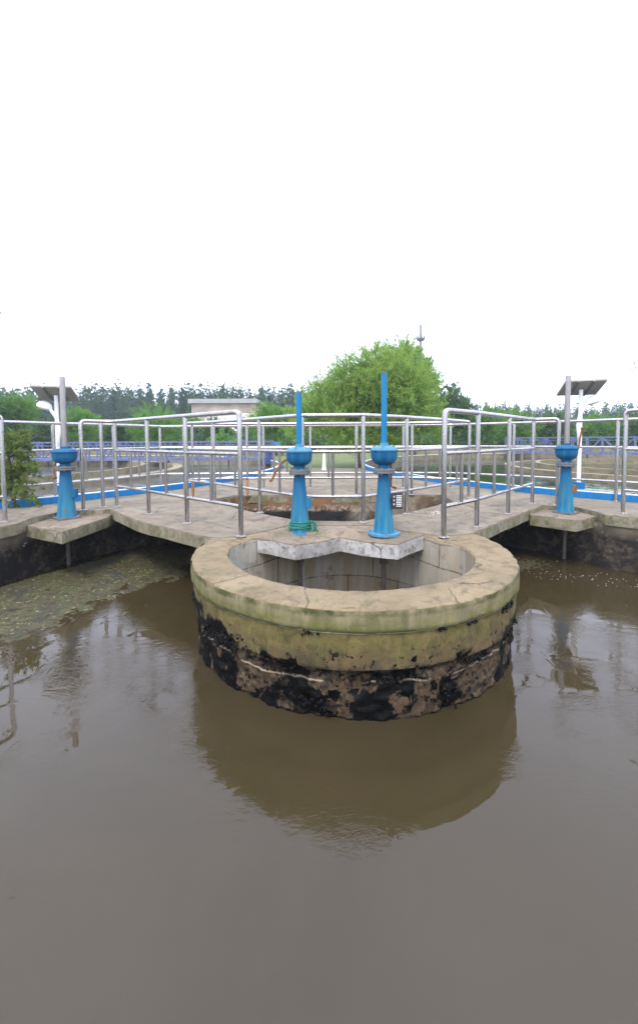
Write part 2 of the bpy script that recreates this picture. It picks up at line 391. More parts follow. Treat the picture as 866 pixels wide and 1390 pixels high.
# basin wall under the rim and behind the bridges
def rough_wall(name, path, z0, z1, mat, amp=.03, step=.06, dz=.06, parent=None, out=1):
    pts = dense(path, step, False); nzv = int((z0-z1)/dz)+1; mb = MB(); vs = []
    for i, p in enumerate(pts):
        d = (pts[min(i+1, len(pts)-1)]-pts[max(i-1, 0)]).normalized(); nrm = Vector((-d.y, d.x))*out
        for j in range(nzv+1):
            z = z0+(z1-z0)*j/nzv; k = min(1, j/2)
            a = (nz((p.x, p.y, z), 4, 1)*.6+nz((p.x, p.y, z), 14, 2)*.4)*amp*k
            q = p+nrm*a; vs.append((q.x, q.y, z))
    n = nzv+1
    mb.add(vs, [(i*n+j, (i+1)*n+j, (i+1)*n+j+1, i*n+j+1) for i in range(len(pts)-1) for j in range(nzv)])
    return mb.build(name, mat, parent, smooth=40)
off = lambda pts, dx: [(x+dx, y+.02) for x, y in pts]
wall_pts = [(-3.95, .6), (-3.785, 2.2), (-3.155, 3.8), (-3.1, 4.2), (-2.9, 4.75)] + [(-2.4, 5.35), (-1.7, 5.6), (-.98, 4.66), (-.28, 4.03), (.50, 4.0), (1.08, 4.42), (1.85, 5.2), (2.3, 5.45), (2.83, 4.95), (3.165, 4.30), (3.37, 4.10), (4.135, 2.2), (4.25, .6)]
w = rough_wall('basin_wall', wall_pts, -.10, -1.2, 'basin_wall', .06)
tag(w, 'dark eroded aggregate wall of the basin below the concrete rim', 'wall')
w = rough_wall('back_basin_wall', [(4.25, .6), (4.0, -1.2), (2.5, -2.4), (-2.3, -2.4), (-3.7, -1.2), (-3.95, .6)], 0, -1.2, 'basin_wall', .03, .15, .15)
w.name = 'rear_wall'; tag(w, 'rough wall closing the basin on the viewer\'s side', 'wall')
mb = MB()
pr = pitl+[pitl[0]]
w = rough_wall('pit_wall', [tuple(p) for p in pr], -.03, -1.0, 'pit_wall', .07)
tag(w, 'stony pit wall with an orange brown top and black foot behind the valves', 'wall')
mb = MB(); mb.add([(-3, 3.9, -.9), (3, 3.9, -.9), (3, 6.2, -.9), (-3, 6.2, -.9)], [(0, 1, 2, 3)])
mb.v = [(max(-1.7, min(2.0, x)), y, z) for x, y, z in mb.v]
tag(mb.build('pit_water', 'muddy_water'), kind='structure')

# muddy water of the basin
hole = [Vector((WC.x+1.06*math.cos(2*PI*i/64), min(3.92, WC.y+1.06*math.sin(2*PI*i/64)), 0)) for i in range(64)]
lps = [[Vector(q) for q in ((-5, -3, 0), (5, -3, 0), (5, 5.8, 0), (-5, 5.8, 0))], hole]
mb = MB(); mb.add([(p.x, p.y, -.6) for l in lps for p in l], [tuple(t) for t in tessellate_polygon(lps)])
bw = mb.build('water', 'muddy_water'); tag(bw, kind='structure')

# ------------------------------------------------------------------ the round well
def r_in(a):
    a = math.degrees(a) % 360
    if a > 200: a -= 360
    k = [(-160, .935), (-40, .945), (-15, .92), (1, .872), (9, .775), (24, .735), (40, .76), (70, .76), (110, .76), (140, .76), (160, .79), (171, .875), (181, .94), (200, .94)]
    for (a0, r0), (a1, r1) in zip(k, k[1:]):
        if a0 <= a <= a1:
            t = (a-a0)/(a1-a0); return r0+(r1-r0)*t
    return .935
YB = 3.98
well = empty('concrete_well', (0, 0, 0), label='round concrete well rising from the muddy water with mossy sides and a black foot', cat='well')
SEG = 480; mb = MB(); vs = []
prof = [(RO+.001, -.014)]+[(RO+.004, z) for z in (-.024, -.03, -.05, -.07, -.09, -.11, -.122)] + [(RO-.006, -.130)] + [(RO-.010, -.14-.02*i) for i in range(10)] + [(RO-.022, -.335-.0125*i) for i in range(30)]
for k in range(SEG):
    a = 2*PI*k/SEG; d = Vector((math.cos(a), math.sin(a)))
    for j, (r, z) in enumerate(prof):
        p = (d.x, d.y, z)
        rr = r+.012*nz(p, 2, 4)+.005*nz(p, 11, 3)
        if z < -.32:
            g = min(1, (-.32-z)/.04); b = nz(p, 4.2, 9)*.7+nz(p, 11, 8)*.5
            rr -= g*(.012+.030*max(0, b+.15)); rr += g*.014*nz(p, 32, 6)
        elif -.128 < z < -.1: rr += .007*nz(p, 9, 12)
        if z > -.126 and min(abs((math.degrees(a)-q+180) % 360-180) for q in (-46, -152, -100)) < .45: rr -= .012
        zz = z+(.004*nz(p, 9, 2) if j < 3 else 0)+(.005*nz(p, 5, 7) if 6 <= j <= 9 else 0)
        vs.append((WC.x+d.x*rr, min(YB, WC.y+d.y*rr), zz))
n = len(prof)
mb.add(vs, [(k*n+j, ((k+1) % SEG)*n+j, ((k+1) % SEG)*n+j+1, k*n+j+1) for k in range(SEG) for j in range(n-1)])
mb.build('outer_wall', 'well_outer', well, smooth=50)
mb = MB(); vs = []                       # coping (top face): chipped inner and outer arris
rad = [(RI-.004, -.03), (RI+.002, -.008), (RI+.012, -.003), (RI+.08, -.001), (RI+.16, 0), (RO-.025, -.002), (RO-.012, -.004), (RO-.004, -.007), (RO+.001, -.012), (RO-.004, -.018)]
for k in range(SEG):
    a = 2*PI*k/SEG; d = Vector((math.cos(a), math.sin(a)))
    for j, (r, z) in enumerate(rad):
        if j < 5: r += (r_in(a)-RI)*(1-j*.1)
        p = (d.x*r, d.y*r, 0)
        q0 = (d.x, d.y, -.02)
        rr = r+(.012*nz(q0, 2, 4)+.005*nz(q0, 11, 3)+(.006*nz(p, 25, 3) if j < 9 else 0) if j > 4 else .007*nz(p, 7, 3)+.004*nz(p, 25, 3))
        if j in (6, 7, 8): rr -= .02*max(0, nz(q0, 16, 31)-.12)*2
        vs.append((WC.x+d.x*rr, min(YB-.01, WC.y+d.y*rr), z-.004+.003*nz(p, 6, 5)-(.006*max(0, nz(p, 14, 8)) if j in (1, 2, 5, 6) else 0)))
n = len(rad)
mb.add(vs, [(k*n+j, ((k+1) % SEG)*n+j, ((k+1) % SEG)*n+j+1, k*n+j+1) for k in range(SEG) for j in range(n-1)])
mb.build('coping', 'coping', well, smooth=60)
mb = MB(); vs = []; n = 14
for k in range(97):
    a = 2*PI*k/96; d = Vector((math.cos(a), math.sin(a)))
    for j in range(n):
        z = -.02-1.7*j/(n-1); rr = r_in(a)+.008*nz((d.x, d.y, z), 3, 4); vs.append((WC.x+d.x*rr, WC.y+d.y*rr, z))
mb.add(vs, [(k*n+j, (k+1)*n+j, (k+1)*n+j+1, k*n+j+1) for k in range(96) for j in range(n-1)])
iw = mb.build('inner_wall', 'well_inner', well, smooth=60)
uv = iw.data.uv_layers.new(name='UVMap')
for p in iw.data.polygons:
    for li in p.loop_indices:
        vi = iw.data.loops[li].vertex_index; k, j = divmod(vi, n)
        uv.data[li].uv = (2*PI*k/96*RI+.13, 1.7*j/(n-1)+.05)
mb = MB(); mb.lathe([(RI+.01, -1.62), (RI+.01, -1.6)], 48, (WC.x, WC.y, 0)); mb.build('bottom_water', 'muddy_water', well)
# black clumps clinging to the seam and the waterline
mb = MB(); random.seed(3)
def blob(c, r, sq=(1, 1, 1)):
    bm = bmesh.new(); bmesh.ops.create_icosphere(bm, subdivisions=1, radius=r)
    o = len(mb.v)
    for v in bm.verts:
        q = v.co*(1+.5*nz(v.co+Vector(c), 60)); mb.v.append((c[0]+q.x*sq[0], c[1]+q.y*sq[1], c[2]+q.z*sq[2]))
    for f in bm.faces: mb.f.append(tuple(o+v.index for v in f.verts)); mb.mi.append(0)
    bm.free()
for (a0, z0, da, dz, cnt, sz) in ((-44, -.145, 3.2, .022, 46, .010), (-61.5, -.14, 1.8, .008, 16, .008), (-71, -.138, 1.8, .007, 14, .008), (-104, -.14, 2.6, .012, 18, .008), (-19, -.17, 1.3, .035, 20, .009), (-172, -.12, 2.5, .02, 20, .011),
                                  (-178, -.24, 4, .03, 24, .010), (-170, -.30, 5, .03, 30, .011), (-113, -.35, 6, .03, 50, .010), (-88, -.375, 10, .012, 60, .009), (-60, -.36, 5, .015, 46, .010), (-35, -.34, 6, .02, 60, .012), (-130, -.30, 8, .05, 70, .009), (-140, -.36, 10, .03, 60, .010), (-70, -.5, 8, .05, 60, .010), (-105, -.52, 7, .04, 60, .010)):
    for _ in range(int(cnt*.6)):
        a = R(a0+random.gauss(0, da*.6)); zz = z0+random.gauss(0, dz*.6); rr = RO+.002-(0 if zz > -.32 else .022)
        blob((WC.x+rr*math.cos(a), WC.y+rr*math.sin(a), zz), sz*random.uniform(.5, 1.2))
g = mb.build('sludge_growth', 'sludge', well, smooth=80); g['label'] = 'black sludge clumps clinging to the wall'; g['kind'] = 'stuff'

# ------------------------------------------------------------------ valve platforms
def zplat(p):
    # flush with the coping at the outer corners, a step below the walkway in the middle
    k = max(0, 1-abs(p.x-.16)/.62); return -.006-.045*min(1, k*1.5)
fp = [(-.60, 3.35), (-.53, 3.36), (-.20, 3.235), (.185, 3.55), (.64, 3.19), (.915, 3.435), (.95, 3.52), (.80, 4.0), (-.60, 4.0)]
tp = slab('valve_platform', dense(fp, .10, True, .008, 8), [], 0, -.125, ('platform_concrete', 'limed_face'), zf=zplat)
tag(tp, 'twin pointed concrete ledge with whitened edges overhanging the round well', 'platform')
lp = [(-3.02, 3.93), (-2.36, 3.70), (-2.33, 4.36), (-2.75, 4.75), (-3.1, 4.5)]
def P(u, v, z):            # helper used while laying out: pixel of the photograph -> point on the level z
    f, pit_, ro, H = 538.02, .0467960, -.0052506, .83539
    F = Vector((0, math.cos(pit_), -math.sin(pit_))); Rr = Vector((1, 0, 0)); U = Rr.cross(F)
    R2 = Rr*math.cos(ro)+U*math.sin(ro); U2 = -Rr*math.sin(ro)+U*math.cos(ro)
    d = F+R2*((u-433)/f)-U2*((v-622)/f); t = (z-H)/d.z; return Vector((0, 0, H))+d*t
def PY(u, Y, v):           # pixel (u, v) at distance Y -> point
    f, pit_, ro, H = 538.02, .0467960, -.0052506, .83539
    F = Vector((0, math.cos(pit_), -math.sin(pit_))); Rr = Vector((1, 0, 0)); U = Rr.cross(F)
    R2 = Rr*math.cos(ro)+U*math.sin(ro); U2 = -Rr*math.sin(ro)+U*math.cos(ro)
    d = F+R2*((u-433)/f)-U2*((v-622)/f); return Vector((0, 0, H))+d*(Y/d.y)
q = [P(33.4, 713, -.055), P(84, 722.4, -.055), P(146.6, 702, -.055)]
lp = [q[0].xy, q[1].xy, q[2].xy, (q[2].x-.1, q[2].y+.5), (q[0].x-.1, q[0].y+.6)]
s1 = slab('valve_platform', dense([tuple(x) for x in lp], .1, True, .008, 9), [], -.055, -.175, ('platform_concrete', 'slab_edge'))
tag(s1, 'small concrete ledge jutting from the left rim under the steel rod valve', 'platform')
q = [P(719.6, 699, -.05), P(782, 707, -.05), P(820, 698.6, -.05)]
lp = [q[0].xy, q[1].xy, q[2].xy, (q[2].x+.1, q[2].y+.5), (q[0].x+.2, q[0].y+.55)]
s2 = slab('valve_platform', dense([tuple(x) for x in lp], .1, True, .008, 10), [], -.05, -.17, ('platform_concrete', 'slab_edge'))
tag(s2, 'small stained concrete ledge jutting from the right rim under the rusty valve', 'platform')

# ------------------------------------------------------------------ valve stands
def valve(px, zb, rodz, rod_mat, rz, label, crank, box='blue_paint', plate=False, rope=False, sc=1.0, rodr=.026, flange='grey_iron'):
    zb = zplat(P(*px, zb))+.002 if 300 < px[0] < 600 else zb+.002
    p = P(*px, zb); root = empty('valve_stand', (p.x, p.y, zb), rz, label=label, cat='valve stand', group='gate valve stands on the concrete ledges')
    b = MB()
    if rope or not plate: b.box((0, 0, .008), (.215*sc, .215*sc, .018), R(45))
    else: b.lathe([(.146, 0), (.146, .022)], 32)
    b.build('base_plate', 'pale_blue_paint' if px[0] > 300 and px[0] < 600 else 'grey_iron', root, bevel=.003)
    for k in range(4):
        a = R(90*k) ; rr = .125*sc if (rope or not plate) else .125
        m2 = MB(); m2.lathe([(.011, .017), (.011, .028), (.006, .028), (.006, .036)], 6, (rr*math.cos(a), rr*math.sin(a), 0)); m2.build('bolt', 'grey_iron', root)
    b = MB(); r0, r1 = .093*sc, .052*sc
    b.lathe([(r0+.003, .017), (r0+.002, .024)]+[(r0+(r1-r0)*t**.9, .03+.50*t) for t in [i/10 for i in range(11)]]+[(r1, .555)], 36)
    b.build('pedestal', 'cone_paint', root, smooth=40)
    b = MB()
    b.lathe([(.056, .553), (.094*sc, .556), (.098*sc, .560), (.098*sc, .574), (.094*sc, .577), (.098*sc, .580), (.098*sc, .595), (.093*sc, .599), (.052, .60)], 36)
    fl = b.build('neck_flange', flange, root, smooth=35)
    for k in range(8):
        a = R(45*k+20); m2 = MB(); m2.lathe([(.010, .545), (.010, .610)], 6, (.080*sc*math.cos(a), .080*sc*math.sin(a), 0)); m2.build('bolt', flange, fl)
    b = MB()
    b.lathe([(.056, .598), (.052, .622), (.056, .634), (.078*sc, .642), (.098*sc, .658), (.111*sc, .682), (.117*sc, .71), (.1185*sc, .757)], 40)
    b.build('gearbox', 'blue_paint', root, smooth=50)
    b = MB(); b.lathe([(.112*sc, .753), (.125*sc, .756), (.127*sc, .760), (.127*sc, .768), (.118*sc, .771), (.112*sc, .784), (.098*sc, .795), (.06, .802), (.04, .805), (.038, .825), (.03, .828)], 40)
    cp = b.build('gearbox_lid', 'pale_blue_paint' if 300 < px[0] < 600 else 'blue_paint', root, smooth=35)
    for k in range(6):
        a = R(60*k+15); m2 = MB(); m2.lathe([(.008, .79), (.008, .802)], 6, (.098*sc*math.cos(a), .098*sc*math.sin(a), 0)); m2.build('bolt', 'grey_iron', cp)
    b = MB(); b.lathe([(rodr, .826), (rodr, rodz-.003), (rodr-.004, rodz), (rodr-.007, rodz), (rodr-.007, rodz-.02)], 24)
    b.build('rod_cover', rod_mat, root, smooth=35)
    if rod_mat == 'blue_rod':
        b = MB(); b.lathe([(rodr+.0015, rodz-.012), (rodr+.0015, rodz+.001)], 24); b.build('rod_cap', 'grey_iron', root)
    b = MB(); b.tube([(0, 0, .0), (0, 0, -1.15)], .022, 10); b.tube([(0, 0, -.12), (0, 0, -.27)], .036, 10); b.build('stem', 'slate', root)
    # small box or plate on the side of the pedestal
    bx = MB()
    if plate:
        bx.box((.108, -.055, .31), (.105, .012, .143), R(10)); bx.box((.06, -.03, .31), (.05, .03, .05)); pl = bx.build('name_plate', 'plate_dark', root, bevel=.002)
        ln = MB()
        for i in range(7): ln.box((.124, -.0605, .358-.0155*i), (.052, .004, .009), R(10))
        for i in range(3): ln.box((.078, -.069, .352-.034*i), (.010, .004, .016), R(10))
        ln.build('printed_line', 'plate_light', pl)
    else:
        bx.box((.082*sc, -.0, .285), (.055, .07, .10), R(0)); bx.build('side_box', box, root, bevel=.004)
    c = MB(); c.tube(crank, [.011]*len(crank), 8)
    e = Vector(crank[-1]); c.tube([e, e+Vector((0, -.10, 0))] if rope is None else [e+Vector((-.0, .02, 0)), e+Vector((.0, -.05, 0))], .012, 8)
    c.build('crank_handle', 'rust', root, smooth=40)
    return root
simple('slate', (.10, .085, .065), .7, 0, .4, 10, .3)
v1 = valve((407, 724), -.035, 1.31, 'blue_rod', 0, 'short rod blue valve stand on the well ledge with green rope round its foot',
           [(-.10, -.02, .70), (-.155, -.03, .665), (-.20, -.04, .60), (-.255, -.05, .50)], rope=True, box='cone_paint')
v2 = valve((521, 725), -.035, 1.46, 'blue_rod', 0, 'tall rod blue valve stand on the well ledge with a name plate on its side',
           [(.06, .08, .70), (.085, .12, .66), (.09, .13, .55), (.085, .13, .42), (.12, .12, .41)], plate=True)
v3 = valve((91, 703), -.055, 1.62, 'stainless_worn', R(8), 'blue valve stand with a bare steel rod on the left rim ledge',
           [(-.09, .02, .68), (-.12, .01, .60), (-.125, 0, .52), (-.10, -.02, .47)], sc=1.08, rodr=.029)
v4 = valve((767, 696), -.05, 1.62, 'stainless_worn', R(-10), 'weathered blue valve stand with a steel rod and rusty box on the right ledge',
           [(.09, -.03, .77), (.12, -.03, .80), (.125, -.03, .88), (.145, -.03, .97), (.15, -.03, 1.0)], sc=1.0, rodr=.029, box='rust')
# green rope round the foot of the first stand
rp = MB(); pts = []
for i in range(120):
    a = 2*PI*i/30; zz = .052+.016*i/30+.005*math.sin(a*1.7); rr = .106-.0075*(i/30)*.7+.004*math.sin(3*a+i)
    pts.append((rr*math.cos(a), rr*math.sin(a), zz))
rp.tube(pts, .0065, 8)
for dx, ph in ((.0, 0), (.012, 1.2), (.02, 2.1)):
    pts = [(.105+dx+.028*math.sin(t), -.035+.02*math.cos(t+ph), .075+.045*math.cos(t)) for t in [2*PI*i/18 for i in range(19)]]
    rp.tube(pts, .0062, 8)
rp.tube([(.12, -.05, .10), (.15, -.06, .06), (.17, -.05, .025), (.21, -.02, .012), (.27, .02, .012)], .006, 8)
o = rp.build('rope', 'rope_green', None, smooth=60); o.location = v1.location
tag(o, 'green rope looped round the foot of the short blue valve stand', 'rope')
# loose rusty nut beside the rope, yellow fitting on the far paving
m = MB(); m.lathe([(.008, 0), (.02, .002), (.02, .016), (.008, .018)], 6); o = m.build('nut', 'rust'); p = P(428, 721.5, -.03); o.location = p + Vector((0, 0, .004))
tag(o, 'small rusty red nut lying beside the green rope', 'nut')
m = MB(); m.tube([(-.085, 0, 0), (-.07, 0, .02), (-.03, 0, .028), (.03, 0, .026), (.07, 0, .018), (.085, 0, 0)], .015, 8); o = m.build('pipe_clip', 'yellow_paint', smooth=50)
o.location = P(800, 674.5, .0)+Vector((0, 0, .012)); o.rotation_euler.z = R(-35); tag(o, 'yellow curved fitting lying on the paving by the right blue kerb', 'pipe fitting')
m = MB(); p = P(452, 752, -.2); m.tube([(.13, 3.62, -.11), (.12, 3.9, -.3), (.17, 4.02, -.6), (.16, 4.03, -1.0)], .006, 6)
o = m.build('cable', 'black_plastic'); tag(o, 'thin black cable hanging down the back wall of the well', 'cable')

# ------------------------------------------------------------------ railings
ZM, ZL, ZT = .715, .262, 1.078
def railing(label, pts, posts, h=ZT, round0=True, round1=True, infill=True, low_from=0, low_to=None, hoop=None, bal=None, rusty=(), r=.0215, close=False):
    root = empty('railing', (0, 0, 0), label=label, cat='railing', group='stainless steel railings')
    P3 = [Vector((x, y, 0)) for x, y in pts]; seq = P3+([P3[0]] if close else [])
    top = [p+Vector((0, 0, h)) for p in seq]
    if round0 and not close: top = [seq[0]+Vector((0, 0, h-.16))]+top
    if round1 and not close: top = top+[seq[-1]+Vector((0, 0, h-.16))]
    m = MB(); m.tube(fillet(top, .055, 6), r*1.04, 14); m.build('top_rail', 'stainless', root, smooth=50)
    lo = seq[low_from:(len(seq) if low_to is None else low_to+1)]
    for z, nm in ((ZM, 'middle_rail'), (ZL, 'bottom_rail')):
        m = MB(); m.tube(fillet([p+Vector((0, 0, z)) for p in lo], .02, 2), .0165, 12); m.build(nm, 'stainless', root, smooth=50)
    for i, q in enumerate(posts):
        p = Vector((q[0], q[1], 0)); jx, jy = nz(p, 3, 1)*.006, nz(p, 3, 2)*.006
        m = MB()
        if i in rusty: m.tube([p, p+Vector((0, 0, .235))], r*1.02, 12, 1); m.tube([p+Vector((0, 0, .235)), p+Vector((jx, jy, h-.012))], r, 12, 0)
        else: m.tube([p, p+Vector((jx, jy, h-.012))], r, 12)
        po = m.build('post', ['stainless', 'rust_post'], root, smooth=50)
        m = MB(); m.lathe([(.046, .0), (.046, .005), (.030, .012), (r+.002, .015)], 18, (p.x, p.y, 0)); m.build('base_flange', 'stainless_worn', po, smooth=40)
    bl = bal if bal is not None else [(Vector(posts[i])+Vector(posts[i+1]))/2 for i in range(len(posts)-1)]
    if close: bl.append((Vector(posts[-1])+Vector(posts[0]))/2)
    for q in bl:
        m = MB(); m.tube([(q[0], q[1], ZL), (q[0], q[1], ZM)], .0155, 10); m.build('baluster', 'stainless_worn', root, smooth=50)
    return root
Lp = [(-.678, 3.401), (-1.33, 3.956), (-1.933, 4.466), (-2.569, 5.00), (-2.72, 4.955), (-2.851, 4.757)]
railing('left bridge railing ending in a rounded corner post at the well', Lp, Lp, low_to=3, bal=[(Vector(Lp[i])+Vector(Lp[i+1]))/2 for i in range(3)])
Rp = [(1.056, 3.335), (1.49, 3.723), (2.096, 4.37), (2.735, 5.06), (2.96, 4.90)]
railing('right bridge railing ending in a rounded corner post at the well', Rp, Rp, low_to=3, bal=[(Vector(Rp[i])+Vector(Rp[i+1]))/2 for i in range(3)])
a = [(-3.263, 4.084), (-3.62, 3.35), (-3.95, 2.6), (-4.1, 1.8)]
railing('railing running off left along the basin rim from a post beside the left valve', a, a, h=1.10)
a = [(3.365, 4.36), (3.72, 3.72), (4.15, 2.95), (4.4, 2.1)]
railing('railing running off right along the basin rim from a rounded post', a, a, h=1.135)
pp = [(-.17, 3.985), (.444, 3.964), (.976, 4.402), (1.56, 4.98), (2.13, 5.62), (1.39, 5.93), (.56, 5.95), (-.27, 5.95), (-1.08, 5.95), (-1.87, 5.85), (-1.93, 5.68), (-1.402, 5.28), (-.681, 4.521)]
railing('closed railing around the stony pit behind the blue valves', pp, pp, close=True, rusty=(8, 9, 10))
ob = [(-4.95, 3.55), (-4.35, 4.35), (-3.60, 5.38), (-3.12, 6.03), (-2.72, 6.80), (-1.83, 6.80), (-.95, 6.80), (-.15, 6.80), (.65, 6.80), (1.44, 6.78), (2.22, 6.70), (3.02, 6.15), (3.93, 5.22), (4.55, 4.55), (5.3, 3.6)]
railing('long outer railing following the blue kerbs behind the pit', ob, ob, round0=False, round1=False)

# ------------------------------------------------------------------ clarifier tanks
def tank(c, label, wmat, rings, lab2):
    root = empty('clarifier_tank', (c.x, c.y, 0), label=label, cat='tank', group='round clarifier tanks')
    m = MB(); m.lathe([(RT, -1.0), (RT, .084)], 160); m.f = [f for f in m.f if len(f) == 4]; m.mi = [0]*len(m.f); m.build('inner_wall', 'far_concrete', root)
    m = MB(); m.lathe([(RT, .084), (RT+.003, .085), (RT+.115, .085), (RT+.115, -1.0)], 160)
    m.f = [f for f in m.f if len(f) == 4]; m.mi = [0]*len(m.f); m.build('kerb', 'curb_blue', root)
    m = MB(); m.lathe([(RT-.012, .070), (RT-.012, .089), (RT+.05, .089), (RT+.05, .070)], 160)
    m.f = [f for f in m.f if len(f) == 4]; m.mi = [0]*len(m.f); m.build('kerb_trim', 'white_paint', root)
    for r, z, w in rings:
        m = MB(); m.lathe([(r, -.8), (r, z), (r+w, z), (r+w, -.8)], 120); m.f = [f for f in m.f if len(f) == 4]; m.mi = [0]*len(m.f)
        m.build('trough_wall', 'far_concrete', root)
    m = MB(); m.lathe([(RT+.02, -.16), (RT+.02, -.15)], 96); o = m.build('clarifier_water', wmat); o.location = (c.x, c.y, 0); tag(o, kind='structure')
tank(CL, 'round clarifier tank with blue kerb and pale troughs on the left', 'grey_pond', [(4.6, .06, .12), (5.6, -.02, .3)], '')
tank(CR, 'round clarifier tank with blue kerb and dark green water on the right', 'clear_pond', [(3.4, .06, .12), (4.2, -.02, .25)], '')

def truss(label, A, B, zb, zt, n, drive=None, w=.55):
    root = empty('scraper_bridge', (0, 0, 0), label=label, cat='bridge', group='lilac scraper bridges over the clarifiers')
    A = Vector(A); B = Vector(B); d = (B-A).normalized(); nn = Vector((-d.y, d.x))
    for side in (0, 1):
        o = nn*w*side; p0 = A+o; L = (B-A).length; m = MB()
        for z, hh in ((zb, .10), (zt, .06), (zt-.13, .03)):
            cen = p0+d*L/2; m.box((cen.x, cen.y, z), (L, .06, hh), math.atan2(d.y, d.x))
        m.build('chord', 'lilac_paint', root)
        m = MB()
        for i in range(n+1):
            q = p0+d*L*i/n; m.box((q.x, q.y, (zb+zt)/2), (.05, .05, zt-zb), math.atan2(d.y, d.x))
            if i < n:
                q2 = p0+d*L*(i+1)/n; a, b = (zb, zt) if i % 2 == 0 else (zt, zb)
                m.tube([(q.x, q.y, a), (q2.x, q2.y, b)], .022, 6)
        m.build('lattice', 'lilac_paint', root)
    m = MB(); cen = (A+B)/2+nn*w/2; m.box((cen.x, cen.y, zb+.02), ((B-A).length, w, .03), math.atan2(d.y, d.x)); m.build('deck', 'roof_grey', root)
    for i in range(n+1):
        if i % 2: continue
        q = A+d*(B-A).length*i/n+nn*w/2; m = MB(); m.tube([(q.x, q.y, zb), (q.x, q.y, -.6)], .025, 6); m.build('scraper_arm', 'grey_iron', root)
    if drive:
        q = Vector(drive)
        m = MB(); m.box((q.x, q.y, .06), (.34, .4, .24)); m.lathe([(.09, 0), (.10, .02), (.10, .22), (.06, .25)], 16, (q.x+.05, q.y, .16)); m.build('drive_motor', 'blue_dark', root, bevel=.01)
        for s in (-.2, .2):
            m = MB(); m.tube([(q.x+s, q.y-.12, -.03), (q.x+s, q.y-.06, -.03)], .09, 14); m.build('wheel', 'black_plastic', root)
        m = MB(); m.box((q.x+.28, q.y+.3, .62), (.42, .3, .3)); m.build('control_box', 'pale_blue_paint', root, bevel=.01)
simple('blue_dark', (.03, .06, .20), .5, 0, .3, 8, .1)
truss('lilac lattice scraper bridge over the left clarifier tank', (-11.6, 15.0), (-1.75, 15.0), .13, .78, 17, drive=(-1.95, 14.9))
truss('lilac lattice scraper bridge over the right clarifier tank', (9.6, 20.4), (17.5, 13.6), .16, .88, 18)

# ------------------------------------------------------------------ ground
def circ(c, r, n=96): return [Vector((c.x+r*math.cos(2*PI*i/n), c.y+r*math.sin(2*PI*i/n))) for i in range(n)]
basin = V2([(-4.6, .3), (-4.7, 2.6), (-4.2, 4.2), (-2.6, 6.4), (-2, 6.5), (2.2, 6.4), (3.4, 5.7), (4.6, 4.2), (5.0, 2.6), (4.9, .3), (4.2, -1.3), (2.6, -2.5), (-2.4, -2.5), (-3.8, -1.3)])
outer = V2([(-500, -120), (500, -120), (500, 500), (-500, 500)])
loops = [outer, circ(CL, RT+.06), circ(CR, RT+.06), basin]
flat = [Vector((p.x, p.y, -.03)) for l in loops for p in l]
mb = MB(); mb.add(flat, [tuple(t) for t in tessellate_polygon([[Vector((p.x, p.y, 0)) for p in l] for l in loops])])
g = mb.build('ground', 'grass'); tag(g, kind='structure')
mb = MB(); mb.add([(-60, 27.0, -.018), (60, 25.5, -.018), (60, 30, -.018), (-60, 32, -.018)], [(0, 1, 2, 3)])
tag(mb.build('path', 'far_concrete'), kind='structure')
# low stone bank beyond the clarifiers
def bank(name, pts, h, w, mat, label):
    m = MB(); n = len(pts)
    for i in range(n-1):
        a = Vector(pts[i]); b = Vector(pts[i+1]); c = (a+b)/2; d = b-a
        m.box((c.x, c.y, h/2-.02), (d.length+.02, w, h+.02), math.atan2(d.y, d.x))
    tag(m.build(name, mat), label, 'wall')
bank('low_wall', [(-30, 22.3), (-2, 22.6)], .28, .3, 'far_concrete', 'long low pale wall behind the left clarifier tank')
bank('low_wall', [(5, 22.8), (40, 22.5)], .32, .3, 'far_concrete', 'long low pale wall behind the right clarifier tank')

# ------------------------------------------------------------------ floating scum along the left wall
edge = [P(*v, -.6).xy for v in ((-40, 905), (0, 888), (30, 872), (62, 858), (100, 846), (128, 826), (150, 815), (190, 800), (236, 790), (258, 780), (262, 768))]
back = [(-.6, 4.6), (-1.7, 5.55), (-2.4, 5.3), (-2.6, 4.8), (-3.05, 4.05), (-3.15, 3.8), (-3.5, 2.9), (-3.2, 2.2)]
outl = dense([tuple(e) for e in edge]+back, .035, True, .05, 4)
xs = [p.x for p in outl]; ys = [p.y for p in outl]
def inside(x, y):
    c = False; n = len(outl); j = n-1
    for i in range(n):
        if (outl[i].y > y) != (outl[j].y > y) and x < (outl[j].x-outl[i].x)*(y-outl[i].y)/(outl[j].y-outl[i].y)+outl[i].x: c = not c
        j = i
    return c
mb = MB(); st = .016; grid = {}; ed = dense([tuple(e) for e in edge], .05, False)
nx = int((max(xs)-min(xs))/st); ny = int((max(ys)-min(ys))/st)
def gv(i, j):
    if (i, j) not in grid:
        x = min(xs)+i*st; y = min(ys)+j*st
        dq = min((Vector((x, y))-q).length for q in ed)
        z = -.6005+.007*nz((x, y, 0), 7, 3)+.0045*nz((x, y, 0), 26, 6)+.0025*nz((x, y, 0), 60, 8)+.008*min(1, dq/.30)-.0015
        grid[(i, j)] = len(mb.v); mb.v.append((x+.3*st*nz((x, y, 1), 40), y, z))
    return grid[(i, j)]
for i in range(nx):
    for j in range(ny):
        x = min(xs)+(i+.5)*st; y = min(ys)+(j+.5)*st
        if not inside(x, y): continue
        dd = min((Vector((x, y))-q).length for q in ed)
        hole_ = nz((x, y, 0), 3.2, 41)*.6+nz((x, y, 0), 9, 42)*.4
        if dd > .01+.16*hole_: mb.f.append((gv(i, j), gv(i+1, j), gv(i+1, j+1), gv(i, j+1))); mb.mi.append(0)
tag(mb.build('floating_scum', 'scum', smooth=60), 'green brown scum floating on the water along the left basin wall', 'scum', kind='stuff')
random.seed(11); mb = MB()
